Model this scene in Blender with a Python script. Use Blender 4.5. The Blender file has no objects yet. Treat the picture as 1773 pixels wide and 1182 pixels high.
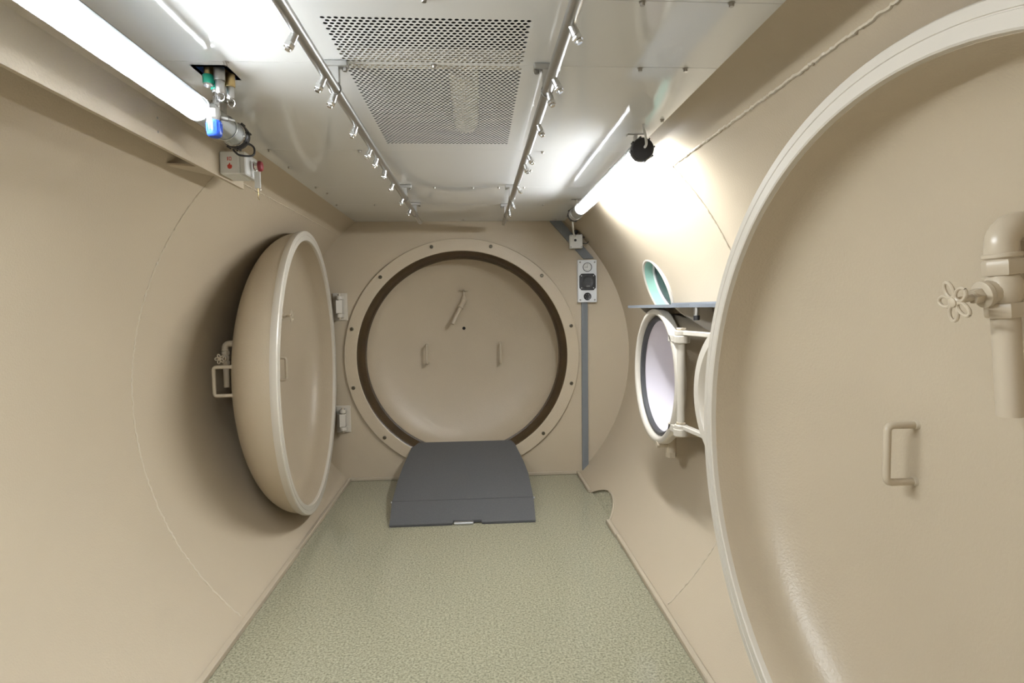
import bpy, bmesh, math, random
from mathutils import Matrix, Vector
from math import sin, cos, pi, radians, sqrt

random.seed(7)
sc = bpy.context.scene
col = sc.collection

# ------------------------------------------------------------------ camera
YAW, PITCH, ROLL = 0.0633, 0.0575, -0.0133
cam_d = bpy.data.cameras.new('camera')
cam_d.sensor_width = 36.0
cam_d.lens = 979.2815 * 36.0 / 1773.0
cam_d.clip_start = 0.02
cam = bpy.data.objects.new('camera', cam_d)
col.objects.link(cam)
_f = Vector((sin(YAW) * cos(PITCH), cos(YAW) * cos(PITCH), -sin(PITCH)))
_r = Vector((cos(YAW), -sin(YAW), 0))
_u = _r.cross(_f)
_r2 = cos(ROLL) * _r + sin(ROLL) * _u
_u2 = -sin(ROLL) * _r + cos(ROLL) * _u
M = Matrix((_r2, _u2, -_f)).transposed().to_4x4()
M.translation = Vector((0.0935, 0.0, 1.2076))
cam.matrix_world = M
sc.camera = cam

# ------------------------------------------------------------------ world, exposure
world = bpy.data.worlds.new('world')
sc.world = world
world.use_nodes = True
bg = world.node_tree.nodes['Background']
bg.inputs[0].default_value = (1.0, 0.95, 0.87, 1)
bg.inputs[1].default_value = 0.7
LAMP_POWER_LEFT, LAMP_POWER_RIGHT = 275.0, 185.0
sc.view_settings.view_transform = 'Standard'
sc.view_settings.look = 'None'
sc.view_settings.gamma = 1.0
sc.view_settings.use_curve_mapping = False
sc.view_settings.exposure = 0.1

# ------------------------------------------------------------------ materials
def lin(r, g, b):
    f = lambda c: (c / 255) / 12.92 if c <= 10 else (((c / 255) + 0.055) / 1.055) ** 2.4
    return (f(r), f(g), f(b), 1)

def mat(name, color, rough=0.5, metal=0.0, bump=None, spec=0.5, coat=0.0, mottle=None, wave=None):
    m = bpy.data.materials.new(name)
    m.use_nodes = True
    nt = m.node_tree
    b = nt.nodes['Principled BSDF']
    b.inputs['Base Color'].default_value = color
    b.inputs['Roughness'].default_value = rough
    b.inputs['Metallic'].default_value = metal
    b.inputs['Specular IOR Level'].default_value = spec
    b.inputs['Coat Weight'].default_value = coat
    tc = nt.nodes.new('ShaderNodeTexCoord')
    last = None
    for bp in ([bump] if bump else []) + ([wave] if wave else []):
        n = nt.nodes.new('ShaderNodeTexNoise')
        n.inputs['Scale'].default_value = bp[0]
        n.inputs['Detail'].default_value = bp[3] if len(bp) > 3 else 2
        bn = nt.nodes.new('ShaderNodeBump')
        bn.inputs['Strength'].default_value = bp[1]
        bn.inputs['Distance'].default_value = bp[2]
        nt.links.new(tc.outputs['Object'], n.inputs['Vector'])
        nt.links.new(n.outputs['Fac'], bn.inputs['Height'])
        if last:
            nt.links.new(last.outputs['Normal'], bn.inputs['Normal'])
        last = bn
    if last:
        nt.links.new(last.outputs['Normal'], b.inputs['Normal'])
    if mottle:
        n = nt.nodes.new('ShaderNodeTexNoise')
        n.inputs['Scale'].default_value = mottle[0]
        n.inputs['Detail'].default_value = 3
        cr = nt.nodes.new('ShaderNodeValToRGB')
        cr.color_ramp.elements[0].position = 0.3
        cr.color_ramp.elements[1].position = 0.7
        cr.color_ramp.elements[0].color = tuple(c * mottle[1] for c in color[:3]) + (1,)
        cr.color_ramp.elements[1].color = color
        nt.links.new(tc.outputs['Object'], n.inputs['Vector'])
        nt.links.new(n.outputs['Fac'], cr.inputs['Fac'])
        nt.links.new(cr.outputs['Color'], b.inputs['Base Color'])
    return m

BEIGE = (0.485, 0.408, 0.298, 1)
MAT = {}
MAT['wall'] = mat('beige_wall_paint', BEIGE, 0.42, bump=(190, 0.22, 0.004), mottle=(2.5, 0.97))
MAT['paint'] = mat('beige_gloss_paint', (0.495, 0.417, 0.306, 1), 0.36, bump=(150, 0.28, 0.004), mottle=(5, 0.97))
MAT['paint_smooth'] = mat('beige_smooth_paint', (0.52, 0.445, 0.335, 1), 0.3, bump=(60, 0.05, 0.002))
MAT['cream'] = mat('cream_lip_paint', (0.58, 0.535, 0.46, 1), 0.28, bump=(90, 0.08, 0.002))
MAT['weld'] = mat('painted_weld', (0.52, 0.455, 0.35, 1), 0.4)
MAT['ceiling'] = mat('white_lacquered_sheet', (0.70, 0.70, 0.685, 1), 0.06, spec=0.6, wave=(2.2, 0.12, 0.012, 1))
MAT['plenum'] = mat('plenum_rib', (0.62, 0.55, 0.42, 1), 0.6, bump=(80, 0.1, 0.002))
MAT['steel'] = mat('brushed_steel', (0.55, 0.55, 0.54, 1), 0.32, 1.0, bump=(120, 0.1, 0.001))
MAT['chrome'] = mat('chrome', (0.72, 0.72, 0.72, 1), 0.12, 1.0, bump=(30, 0.03, 0.001))
MAT['bolt'] = mat('bolt_steel', (0.42, 0.40, 0.36, 1), 0.35, 1.0, bump=(300, 0.1, 0.0005))
MAT['dark_bolt'] = mat('dark_bolt_steel', (0.13, 0.115, 0.085, 1), 0.35, 0.8, bump=(300, 0.1, 0.0005))
MAT['zinc'] = mat('dull_zinc', (0.32, 0.31, 0.29, 1), 0.45, 1.0, bump=(200, 0.15, 0.0006))
MAT['black'] = mat('black_plastic', (0.018, 0.018, 0.02, 1), 0.4, bump=(250, 0.1, 0.0006))
MAT['rubber'] = mat('dark_rubber', (0.05, 0.05, 0.052, 1), 0.55, bump=(200, 0.12, 0.0008))
MAT['gasket'] = mat('brown_gasket', (0.060, 0.036, 0.014, 1), 0.36, bump=(40, 0.2, 0.002), mottle=(9, 0.7))
MAT['ramp'] = mat('grey_rubber_sheet', (0.098, 0.100, 0.102, 1), 0.55, bump=(420, 0.35, 0.002), mottle=(120, 0.85))
MAT['alu'] = mat('aluminium', (0.66, 0.67, 0.70, 1), 0.35, 0.9, bump=(150, 0.1, 0.0006))
MAT['white'] = mat('white_plastic', (0.74, 0.74, 0.72, 1), 0.35, bump=(200, 0.05, 0.0005))
MAT['panel_white'] = mat('white_powder_panel', (0.74, 0.76, 0.78, 1), 0.4, bump=(300, 0.08, 0.0005))
MAT['trunking'] = mat('grey_trunking', (0.165, 0.178, 0.19, 1), 0.45, bump=(150, 0.05, 0.0006))
MAT['shelf'] = mat('grey_shelf', (0.17, 0.185, 0.205, 1), 0.4, bump=(150, 0.06, 0.0006))
MAT['mint'] = mat('mint_paint', (0.36, 0.60, 0.50, 1), 0.4, bump=(100, 0.06, 0.001))
MAT['lilac'] = mat('pale_lilac_disc', (0.74, 0.70, 0.76, 1), 0.22, bump=(6, 0.03, 0.004))
MAT['blue'] = mat('blue_plastic', (0.025, 0.085, 0.52, 1), 0.35, bump=(200, 0.08, 0.0005))
MAT['blue_steel'] = mat('blue_backing', (0.03, 0.07, 0.22, 1), 0.4, bump=(60, 0.05, 0.001))
MAT['green'] = mat('green_ring', (0.01, 0.26, 0.17, 1), 0.35, bump=(200, 0.08, 0.0005))
MAT['brass'] = mat('brass', (0.50, 0.38, 0.18, 1), 0.35, 1.0, bump=(160, 0.1, 0.0006))
MAT['red'] = mat('red_plastic', (0.23, 0.02, 0.03, 1), 0.35, bump=(200, 0.06, 0.0004))
MAT['red_print'] = mat('red_print', (0.55, 0.06, 0.04, 1), 0.5, bump=(400, 0.05, 0.0002))
MAT['orange'] = mat('orange_plug', (0.7, 0.12, 0.04, 1), 0.4, bump=(300, 0.05, 0.0003))
MAT['clear'] = mat('hazy_plastic', (0.72, 0.73, 0.72, 1), 0.3, bump=(120, 0.15, 0.001))
MAT['grey_lid'] = mat('light_grey_plastic', (0.62, 0.62, 0.60, 1), 0.4, bump=(200, 0.06, 0.0004))
MAT['hole'] = mat('dark_hole', (0.006, 0.006, 0.006, 1), 0.8, bump=(100, 0.05, 0.0004))
MAT['skirting'] = mat('beige_skirting', (0.44, 0.375, 0.28, 1), 0.4, bump=(60, 0.06, 0.001))

def floor_mat():
    m = bpy.data.materials.new('speckled_vinyl')
    m.use_nodes = True
    nt = m.node_tree
    b = nt.nodes['Principled BSDF']
    tc = nt.nodes.new('ShaderNodeTexCoord')
    def noise(scale, detail, rough=0.6):
        n = nt.nodes.new('ShaderNodeTexNoise')
        n.inputs['Scale'].default_value = scale
        n.inputs['Detail'].default_value = detail
        n.inputs['Roughness'].default_value = rough
        nt.links.new(tc.outputs['Object'], n.inputs['Vector'])
        return n
    n1 = noise(120, 4, 0.65)
    cr = nt.nodes.new('ShaderNodeValToRGB')
    e = cr.color_ramp.elements
    e[0].position, e[0].color = 0.36, (0.21, 0.195, 0.134, 1)
    e[1].position, e[1].color = 0.64, (0.435, 0.407, 0.296, 1)
    k = e.new(0.50); k.color = (0.33, 0.31, 0.22, 1)
    nt.links.new(n1.outputs['Fac'], cr.inputs['Fac'])
    n2 = noise(160, 3)
    cr2 = nt.nodes.new('ShaderNodeValToRGB')
    f = cr2.color_ramp.elements
    f[0].position, f[0].color = 0.30, (0.45, 0.45, 0.45, 1)
    f[1].position, f[1].color = 0.46, (1, 1, 1, 1)
    nt.links.new(n2.outputs['Fac'], cr2.inputs['Fac'])
    mx = nt.nodes.new('ShaderNodeMixRGB')
    mx.blend_type = 'MULTIPLY'
    mx.inputs[0].default_value = 0.8
    nt.links.new(cr.outputs['Color'], mx.inputs[1])
    nt.links.new(cr2.outputs['Color'], mx.inputs[2])
    n3 = noise(1.2, 2)
    mx2 = nt.nodes.new('ShaderNodeMixRGB')
    mx2.blend_type = 'MULTIPLY'
    cr3 = nt.nodes.new('ShaderNodeValToRGB')
    cr3.color_ramp.elements[0].color = (0.92, 0.94, 0.95, 1)
    cr3.color_ramp.elements[1].color = (1.0, 1.0, 0.96, 1)
    nt.links.new(n3.outputs['Fac'], cr3.inputs['Fac'])
    mx2.inputs[0].default_value = 1
    nt.links.new(mx.outputs[0], mx2.inputs[1])
    nt.links.new(cr3.outputs['Color'], mx2.inputs[2])
    nt.links.new(mx2.outputs[0], b.inputs['Base Color'])
    b.inputs['Roughness'].default_value = 0.08
    bn = nt.nodes.new('ShaderNodeBump')
    bn.inputs['Strength'].default_value = 0.08
    bn.inputs['Distance'].default_value = 0.002
    nt.links.new(n1.outputs['Fac'], bn.inputs['Height'])
    nt.links.new(bn.outputs['Normal'], b.inputs['Normal'])
    return m
MAT['floor'] = floor_mat()

def emit_mat(name, color, strength):
    m = bpy.data.materials.new(name)
    m.use_nodes = True
    b = m.node_tree.nodes['Principled BSDF']
    b.inputs['Base Color'].default_value = (0.9, 0.9, 0.9, 1)
    b.inputs['Emission Color'].default_value = color
    b.inputs['Emission Strength'].default_value = strength
    return m
MAT['glow_left'] = emit_mat('fluorescent_glow', (0.93, 0.97, 1.0, 1), LAMP_POWER_LEFT)
MAT['glow_right'] = emit_mat('fluorescent_glow_dimmed', (0.96, 0.98, 1.0, 1), LAMP_POWER_RIGHT)  # same lamp type, set weaker to hold down the wall beside it

def clear_mat(name, tint, gloss, haze=0.0):
    m = bpy.data.materials.new(name)
    m.use_nodes = True
    nt = m.node_tree
    nt.nodes.remove(nt.nodes['Principled BSDF'])
    out = nt.nodes['Material Output']
    tr = nt.nodes.new('ShaderNodeBsdfTransparent')
    tr.inputs[0].default_value = tint
    gl = nt.nodes.new('ShaderNodeBsdfGlossy')
    gl.inputs['Roughness'].default_value = 0.03
    fr = nt.nodes.new('ShaderNodeFresnel')
    fr.inputs['IOR'].default_value = gloss
    mx = nt.nodes.new('ShaderNodeMixShader')
    nt.links.new(fr.outputs[0], mx.inputs[0])
    base = tr
    if haze:
        tl = nt.nodes.new('ShaderNodeBsdfTranslucent')
        tl.inputs[0].default_value = (0.85, 0.9, 0.95, 1)
        m2 = nt.nodes.new('ShaderNodeMixShader')
        m2.inputs[0].default_value = haze
        nt.links.new(tr.outputs[0], m2.inputs[1])
        nt.links.new(tl.outputs[0], m2.inputs[2])
        base = m2
    nt.links.new(base.outputs[0], mx.inputs[1])
    nt.links.new(gl.outputs[0], mx.inputs[2])
    nt.links.new(mx.outputs[0], out.inputs['Surface'])
    return m
def tray_mat():
    m = bpy.data.materials.new('milky_white_tray')
    m.use_nodes = True
    nt = m.node_tree
    nt.nodes.remove(nt.nodes['Principled BSDF'])
    df = nt.nodes.new('ShaderNodeBsdfDiffuse'); df.inputs[0].default_value = (0.85, 0.86, 0.87, 1)
    tl = nt.nodes.new('ShaderNodeBsdfTranslucent'); tl.inputs[0].default_value = (0.85, 0.86, 0.87, 1)
    mx = nt.nodes.new('ShaderNodeMixShader'); mx.inputs[0].default_value = 0.006
    nt.links.new(df.outputs[0], mx.inputs[1]); nt.links.new(tl.outputs[0], mx.inputs[2])
    nt.links.new(mx.outputs[0], nt.nodes['Material Output'].inputs['Surface'])
    return m
MAT['tray'] = tray_mat()
MAT['tube_clear'] = clear_mat('clear_tube', (0.93, 0.95, 0.97, 1), 1.35, 0.08)
MAT['pane'] = clear_mat('window_pane', (0.86, 0.95, 0.96, 1), 1.45)

def outside_mat():
    m = bpy.data.materials.new('blue_grey_machinery')
    m.use_nodes = True
    nt = m.node_tree
    b = nt.nodes['Principled BSDF']
    tc = nt.nodes.new('ShaderNodeTexCoord')
    n = nt.nodes.new('ShaderNodeTexVoronoi')
    n.inputs['Scale'].default_value = 14
    cr = nt.nodes.new('ShaderNodeValToRGB')
    cr.color_ramp.elements[0].color = (0.02, 0.06, 0.09, 1)
    cr.color_ramp.elements[1].color = (0.22, 0.38, 0.50, 1)
    cr.color_ramp.elements.new(0.5).color = (0.10, 0.22, 0.32, 1)
    nt.links.new(tc.outputs['Object'], n.inputs['Vector'])
    nt.links.new(n.outputs['Distance'], cr.inputs['Fac'])
    nt.links.new(cr.outputs['Color'], b.inputs['Base Color'])
    b.inputs['Roughness'].default_value = 0.5
    return m
MAT['outside'] = outside_mat()

# ------------------------------------------------------------------ mesh helpers
def frame(o, z, x=None):
    """matrix with local z along z"""
    z = Vector(z).normalized()
    if x is None:
        x = Vector((1, 0, 0)) if abs(z.x) < 0.9 else Vector((0, 1, 0))
    x = Vector(x)
    x = (x - z * x.dot(z)).normalized()
    y = z.cross(x)
    m = Matrix((x, y, z)).transposed().to_4x4()
    m.translation = Vector(o)
    return m

class MB:
    def __init__(self):
        self.v = []; self.f = []
    def add(self, vs, fs, m=None):
        k = len(self.v)
        for p in vs:
            p = Vector(p)
            if m is not None:
                p = m @ p
            self.v.append(tuple(p))
        for f in fs:
            self.f.append(tuple(i + k for i in f))
        return self
    def box(self, x0, x1, y0, y1, z0, z1, m=None, bev=0.0):
        if bev <= 0:
            vs = [(x, y, z) for z in (z0, z1) for y in (y0, y1) for x in (x0, x1)]
            fs = [(0, 2, 3, 1), (4, 5, 7, 6), (0, 1, 5, 4), (2, 6, 7, 3), (0, 4, 6, 2), (1, 3, 7, 5)]
            return self.add(vs, fs, m)
        b = min(bev, 0.49 * min(x1 - x0, y1 - y0, z1 - z0))
        # chamfered box: three vertices per corner
        vs, idx = [], {}
        for sx in (0, 1):
            for sy in (0, 1):
                for sz in (0, 1):
                    X = (x0, x1)[sx]; Y = (y0, y1)[sy]; Z = (z0, z1)[sz]
                    dx = b if sx == 0 else -b; dy = b if sy == 0 else -b; dz = b if sz == 0 else -b
                    for ax, p in enumerate(((X, Y + dy, Z + dz), (X + dx, Y, Z + dz), (X + dx, Y + dy, Z))):
                        idx[(sx, sy, sz, ax)] = len(vs); vs.append(p)
        fs = []
        def quad(keys):
            q = [idx[k] for k in keys]
            P = [Vector(vs[i]) for i in q]
            c = sum(P, Vector()) / len(P)
            n = (P[1] - P[0]).cross(P[2] - P[0])
            if n.dot(c - Vector(((x0 + x1) / 2, (y0 + y1) / 2, (z0 + z1) / 2))) < 0:
                q.reverse()
            fs.append(tuple(q))
        for s in (0, 1):
            quad([(s, 0, 0, 0), (s, 1, 0, 0), (s, 1, 1, 0), (s, 0, 1, 0)])
            quad([(0, s, 0, 1), (1, s, 0, 1), (1, s, 1, 1), (0, s, 1, 1)])
            quad([(0, 0, s, 2), (1, 0, s, 2), (1, 1, s, 2), (0, 1, s, 2)])
            for t in (0, 1):
                quad([(s, t, 0, 0), (s, t, 1, 0), (s, t, 1, 1), (s, t, 0, 1)])
                quad([(s, 0, t, 0), (s, 1, t, 0), (s, 1, t, 2), (s, 0, t, 2)])
                quad([(0, s, t, 1), (1, s, t, 1), (1, s, t, 2), (0, s, t, 2)])
                for u in (0, 1):
                    quad([(s, t, u, 0), (s, t, u, 1), (s, t, u, 2)])
        return self.add(vs, fs, m)
    def lathe(self, prof, n=32, m=None, a0=0.0, a1=2 * pi, closed=False):
        """prof: list of (r, z) about local z; closed joins last to first"""
        full = abs(a1 - a0 - 2 * pi) < 1e-6
        na = n if full else n + 1
        vs, rows = [], []
        for r, z in prof:
            if r < 1e-7:
                rows.append([len(vs)] * na); vs.append((0, 0, z))
            else:
                rows.append(list(range(len(vs), len(vs) + na)))
                for i in range(na):
                    a = a0 + (a1 - a0) * i / n
                    vs.append((r * cos(a), r * sin(a), z))
        fs = []
        pairs = list(zip(rows[:-1], rows[1:]))
        if closed:
            pairs.append((rows[-1], rows[0]))
        for A, B in pairs:
            for i in range(n):
                j = (i + 1) % na
                q = []
                for k in (A[i], A[j], B[j], B[i]):
                    if k not in q:
                        q.append(k)
                if len(q) > 2:
                    fs.append(tuple(q))
        return self.add(vs, fs, m)
    def cyl(self, o, d, r, L, n=20, bev=0.0, r2=None):
        r2 = r if r2 is None else r2
        p = [(0, 0), (r - bev, 0)]
        if bev: p.append((r, bev))
        if bev: p.append((r2, L - bev))
        else: p = [(0, 0), (r, 0)]
        p += [(r2 - bev, L), (0, L)]
        return self.lathe(p, n, frame(o, d))
    def hexa(self, o, d, r, L, x=None):
        p = [(0, 0), (r * 0.94, 0), (r, L * 0.12), (r, L * 0.88), (r * 0.94, L), (0, L)]
        return self.lathe(p, 6, frame(o, d, x))
    def tube(self, pts, r, n=12, caps=True):
        pts = [Vector(p) for p in pts]
        rs = r if isinstance(r, (list, tuple)) else [r] * len(pts)
        prev = None
        vs, fs = [], []
        for i, p in enumerate(pts):
            t = (pts[min(i + 1, len(pts) - 1)] - pts[max(i - 1, 0)]).normalized()
            if prev is None:
                x = Vector((0, 0, 1)) if abs(t.z) < 0.9 else Vector((1, 0, 0))
            else:
                x = prev
            x = (x - t * x.dot(t)).normalized(); prev = x
            y = t.cross(x)
            for k in range(n):
                a = 2 * pi * k / n
                vs.append(p + rs[i] * (cos(a) * x + sin(a) * y))
        for i in range(len(pts) - 1):
            for k in range(n):
                j = (k + 1) % n
                fs.append((i * n + k, i * n + j, (i + 1) * n + j, (i + 1) * n + k))
        if caps:
            fs.append(tuple(reversed(range(n))))
            fs.append(tuple(range((len(pts) - 1) * n, len(pts) * n)))
        return self.add(vs, fs)
    def prism(self, poly, z0, z1, m=None):
        n = len(poly)
        ar = sum(poly[i][0] * poly[(i + 1) % n][1] - poly[(i + 1) % n][0] * poly[i][1] for i in range(n))
        if ar < 0:
            poly = list(reversed(poly))
        vs = [(x, y, z0) for x, y in poly] + [(x, y, z1) for x, y in poly]
        fs = [tuple(reversed(range(n))), tuple(range(n, 2 * n))]
        for i in range(n):
            j = (i + 1) % n
            fs.append((i, j, n + j, n + i))
        return self.add(vs, fs, m)
    def torus(self, R, r, m=None, n=40, k=10, a0=0.0, a1=2 * pi):
        p = [(R + r * cos(2 * pi * i / k), r * sin(2 * pi * i / k)) for i in range(k)]
        return self.lathe(p, n, m, a0, a1, closed=True)
    def mesh(self, name, material, smooth=35):
        me = bpy.data.meshes.new(name)
        me.from_pydata(self.v, [], self.f)
        me.validate()
        if smooth:
            me.polygons.foreach_set('use_smooth', [True] * len(me.polygons))
            me.update()
            me.set_sharp_from_angle(angle=radians(smooth))
        me.materials.append(material if not isinstance(material, str) else MAT[material])
        return me
    def build(self, name, material, parent=None, smooth=35):
        o = bpy.data.objects.new(name, self.mesh(name, material, smooth))
        col.objects.link(o)
        o.parent = parent
        return o

def place(name, me, parent, m=None):
    o = bpy.data.objects.new(name, me)
    col.objects.link(o)
    o.parent = parent
    if m is not None:
        o.matrix_local = m
    return o

def tag(o, label, cat, group=None):
    o['label'] = label; o['category'] = cat
    if group: o['group'] = group
    return o

def thing(name, label, cat, loc=(0, 0, 0), rotz=0.0, group=None):
    o = bpy.data.objects.new(name, None)
    o.empty_display_size = 0.05
    col.objects.link(o)
    o.location = loc
    o.rotation_euler = (0, 0, rotz)
    return tag(o, label, cat, group)

def struct(o):
    o['kind'] = 'structure'
    return o

def struct_empty(name):
    o = bpy.data.objects.new(name, None)
    o.empty_display_size = 0.05
    col.objects.link(o)
    return struct(o)

def arc(c, a, b, r, t0, t1, n):
    """points on an arc in plane a,b"""
    c, a, b = Vector(c), Vector(a), Vector(b)
    return [c + r * (cos(t0 + (t1 - t0) * i / n) * a + sin(t0 + (t1 - t0) * i / n) * b) for i in range(n + 1)]

def catmull(P, n=8):
    P = [Vector(p) for p in P]
    out = []
    for i in range(len(P) - 1):
        p0, p1, p2, p3 = P[max(i - 1, 0)], P[i], P[i + 1], P[min(i + 2, len(P) - 1)]
        for k in range(n):
            t = k / n
            out.append(0.5 * ((2 * p1) + (p2 - p0) * t + (2 * p0 - 5 * p1 + 4 * p2 - p3) * t * t + (3 * p1 - p0 - 3 * p2 + p3) * t ** 3))
    out.append(P[-1])
    return out

# ------------------------------------------------------------------ room dimensions
RC = 1.20            # cylinder radius
HZ = 0.875           # cylinder axis height above floor
D = 4.033            # end wall
Y0 = 0.125           # near wall
ZC = 1.825           # ceiling height
XC = sqrt(RC * RC - HZ * HZ)     # wall at floor level

# ------------------------------------------------------------------ the shell
def cut_z(y):
    if abs(y - 3.333) < 0.265:
        return max(0.0, -0.40 + sqrt(max(0, 0.48 ** 2 - (y - 3.333) ** 2)))
    return 0.0

def shell(side):
    mb = MB()
    ys = [Y0 - 0.02 + (D + 0.04 - Y0) * i / 60 for i in range(61)]
    if side > 0:
        ys = sorted([y for y in ys if not 3.055 < y < 3.612] + [3.067 + 0.532 * i / 40 for i in range(41)])
    nt = 64
    rows = []
    for y in ys:
        z = cut_z(y) if side > 0 else 0.0
        t0 = math.asin((z - 0.01 - HZ) / RC) if z <= 0 else math.asin((z - HZ) / RC)
        rows.append([(side * RC * cos(t0 + (pi / 2 - t0) * k / nt), y, HZ + RC * sin(t0 + (pi / 2 - t0) * k / nt)) for k in range(nt + 1)])
    vs = [p for r in rows for p in r]
    fs = []
    for i in range(len(ys) - 1):
        for k in range(nt):
            a = i * (nt + 1) + k
            q = (a, a + nt + 1, a + nt + 2, a + 1)
            fs.append(q if side < 0 else tuple(reversed(q)))
    mb.add(vs, fs)
    return mb

wall_left = struct(shell(-1).build('wall_left', 'wall', smooth=60))
wall_right = struct(shell(1).build('wall_right', 'wall', smooth=60))

def seam(pts, parent, r=0.0036, jit=0.0016):
    out = []
    for i in range(len(pts) - 1):
        a, b = Vector(pts[i]), Vector(pts[i + 1])
        n = max(1, int((b - a).length / 0.007))
        for k in range(n):
            out.append(a.lerp(b, k / n))
    out.append(Vector(pts[-1]))
    rs = [r * (0.8 + 0.5 * random.random()) for _ in out]
    out = [p + Vector((random.uniform(-jit, jit), random.uniform(-jit, jit), random.uniform(-jit, jit))) for p in out]
    return MB().tube(out, rs, 6).build('weld_seam', 'weld', parent)

def circ_pts(y, side, z0, z1, dy=0.0, n=60):
    t0 = math.asin((z0 - HZ) / RC); t1 = math.asin((z1 - HZ) / RC)
    return [(side * (RC - 0.0003) * cos(t0 + (t1 - t0) * i / n), y + dy * i / n, HZ + (RC - 0.0003) * sin(t0 + (t1 - t0) * i / n)) for i in range(n + 1)]

seam(circ_pts(2.21, -1, 0.02, 1.82, -0.03), wall_left)
seam(circ_pts(2.155, 1, 0.02, 1.82, -0.05), wall_right)
seam([(-0.841, 2.2, 1.731), (-0.841, 4.02, 1.731)], wall_left, r=0.0022)
seam([(0.837, 0.2, 1.735), (0.837, 2.115, 1.735)], wall_right, r=0.0042, jit=0.0018)

# end wall with round opening
RO = 0.745           # opening radius
def ring_wall(y, rin, rout, face):
    n = 128
    vs = []
    for r in (rin, rout):
        for i in range(n):
            a = 2 * pi * i / n
            vs.append((r * cos(a), y, HZ + r * sin(a)))
    fs = []
    for i in range(n):
        j = (i + 1) % n
        q = (i, j, n + j, n + i)
        fs.append(q if face < 0 else tuple(reversed(q)))
    return MB().add(vs, fs)
mb = ring_wall(D, RO, RC + 0.01, -1)
wall_back = struct(mb.build('wall_back', 'wall'))
mb = ring_wall(Y0, 0.73, RC + 0.01, 1)
mb.lathe([(0.73, 0.0), (0.73, 0.30)], 96, frame((0, Y0, HZ), (0, -1, 0)))
wall_front = struct(mb.build('wall_front', 'wall'))

# floor: runs a little below and past the walls
mb = MB().box(-1.0, 1.08, Y0 - 0.25, D + 0.02, -0.02, 0.0)
floor = struct(mb.build('floor', 'floor', smooth=0))
# back of the rounded recess in the right wall at floor level
mb = MB()
vs, fs = [], []
NR, NS = 40, 6
for i in range(NR + 1):
    y = 3.05 + 0.566 * i / NR
    zt = cut_z(y) + 0.012
    for k in range(NS + 1):
        z = -0.008 + (zt + 0.008) * k / NS
        vs.append((sqrt((RC + 0.013) ** 2 - (z - HZ) ** 2), y, z))
for i in range(NR):
    for k in range(NS):
        a = i * (NS + 1) + k
        fs.append((a, a + 1, a + NS + 2, a + NS + 1))
mb.add(vs, fs)
mb.build('recess_liner', 'floor', wall_right)
# thin lip round the recess edge
lip = []
for i in range(33):
    y = 3.075 + 0.30 * i / 32
    z = cut_z(y)
    x = sqrt(RC * RC - (z - HZ) ** 2)
    lip.append((x - 0.004, y, z + 0.002))
MB().tube(lip, 0.006, 8).build('recess_lip', 'skirting', wall_right)

# ------------------------------------------------------------------ skirting strips
def baseboard(name, side, spans):
    o = struct_empty(name)
    for (y0, y1, off, h) in spans:
        x1 = side * (XC + 0.006); x0 = side * (XC - 0.014 - off)
        MB().box(min(x0, x1), max(x0, x1), y0, y1, 0.0, h, bev=0.003).build('strip', 'skirting', o, smooth=0)
    return o
baseboard('baseboard_left', -1, [(Y0, 2.833, 0.004, 0.024), (2.839, D - 0.001, -0.001, 0.024)])
baseboard('baseboard_right', 1, [(Y0, 2.86, 0.0, 0.024), (2.865, 3.075, 0.004, 0.022), (3.60, D - 0.001, 0.0, 0.022)])
bb = struct_empty('baseboard_back')
MB().box(-XC, XC, D - 0.012, D + 0.001, 0.0, 0.022, bev=0.003).build('strip', 'skirting', bb, smooth=0)

# ------------------------------------------------------------------ ceiling sheets
ceiling = struct_empty('ceiling')
XE = 0.734
PC = 0.0141; PR = PC * 0.8660254; PX0 = -0.2184; PY0 = 1.2499; HR = 0.0050

def rect(mb, x0, x1, y0, y1):
    if x1 - x0 < 1e-6 or y1 - y0 < 1e-6: return
    mb.add([(x0, y0, ZC), (x0, y1, ZC), (x1, y1, ZC), (x1, y0, ZC)], [(0, 1, 2, 3)])

def perf_cell(mb, x0, x1, y0, y1, cx, cy):
    n = 12
    outer, inner = [], []
    for i in range(n):
        a = 2 * pi * (i + 0.5) / n
        c, s = cos(a), sin(a)
        inner.append((cx + HR * c, cy + HR * s))
        tx = ((x1 if c > 0 else x0) - cx) / c
        ty = ((y1 if s > 0 else y0) - cy) / s
        t = min(tx, ty)
        outer.append([cx + t * c, cy + t * s])
    # push the four samples nearest the corners onto them
    for X in (x0, x1):
        for Y in (y0, y1):
            k = min(range(n), key=lambda i: (outer[i][0] - X) ** 2 + (outer[i][1] - Y) ** 2)
            outer[k] = [X, Y]
    vs = [(x, y, ZC) for x, y in outer] + [(x, y, ZC) for x, y in inner] + [(x, y, ZC + 0.0006) for x, y in inner]
    fs = []
    for i in range(n):
        j = (i + 1) % n
        fs.append((j, i, n + i, n + j))
        fs.append((n + j, n + i, 2 * n + i, 2 * n + j))
    mb.add(vs, fs)

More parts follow.
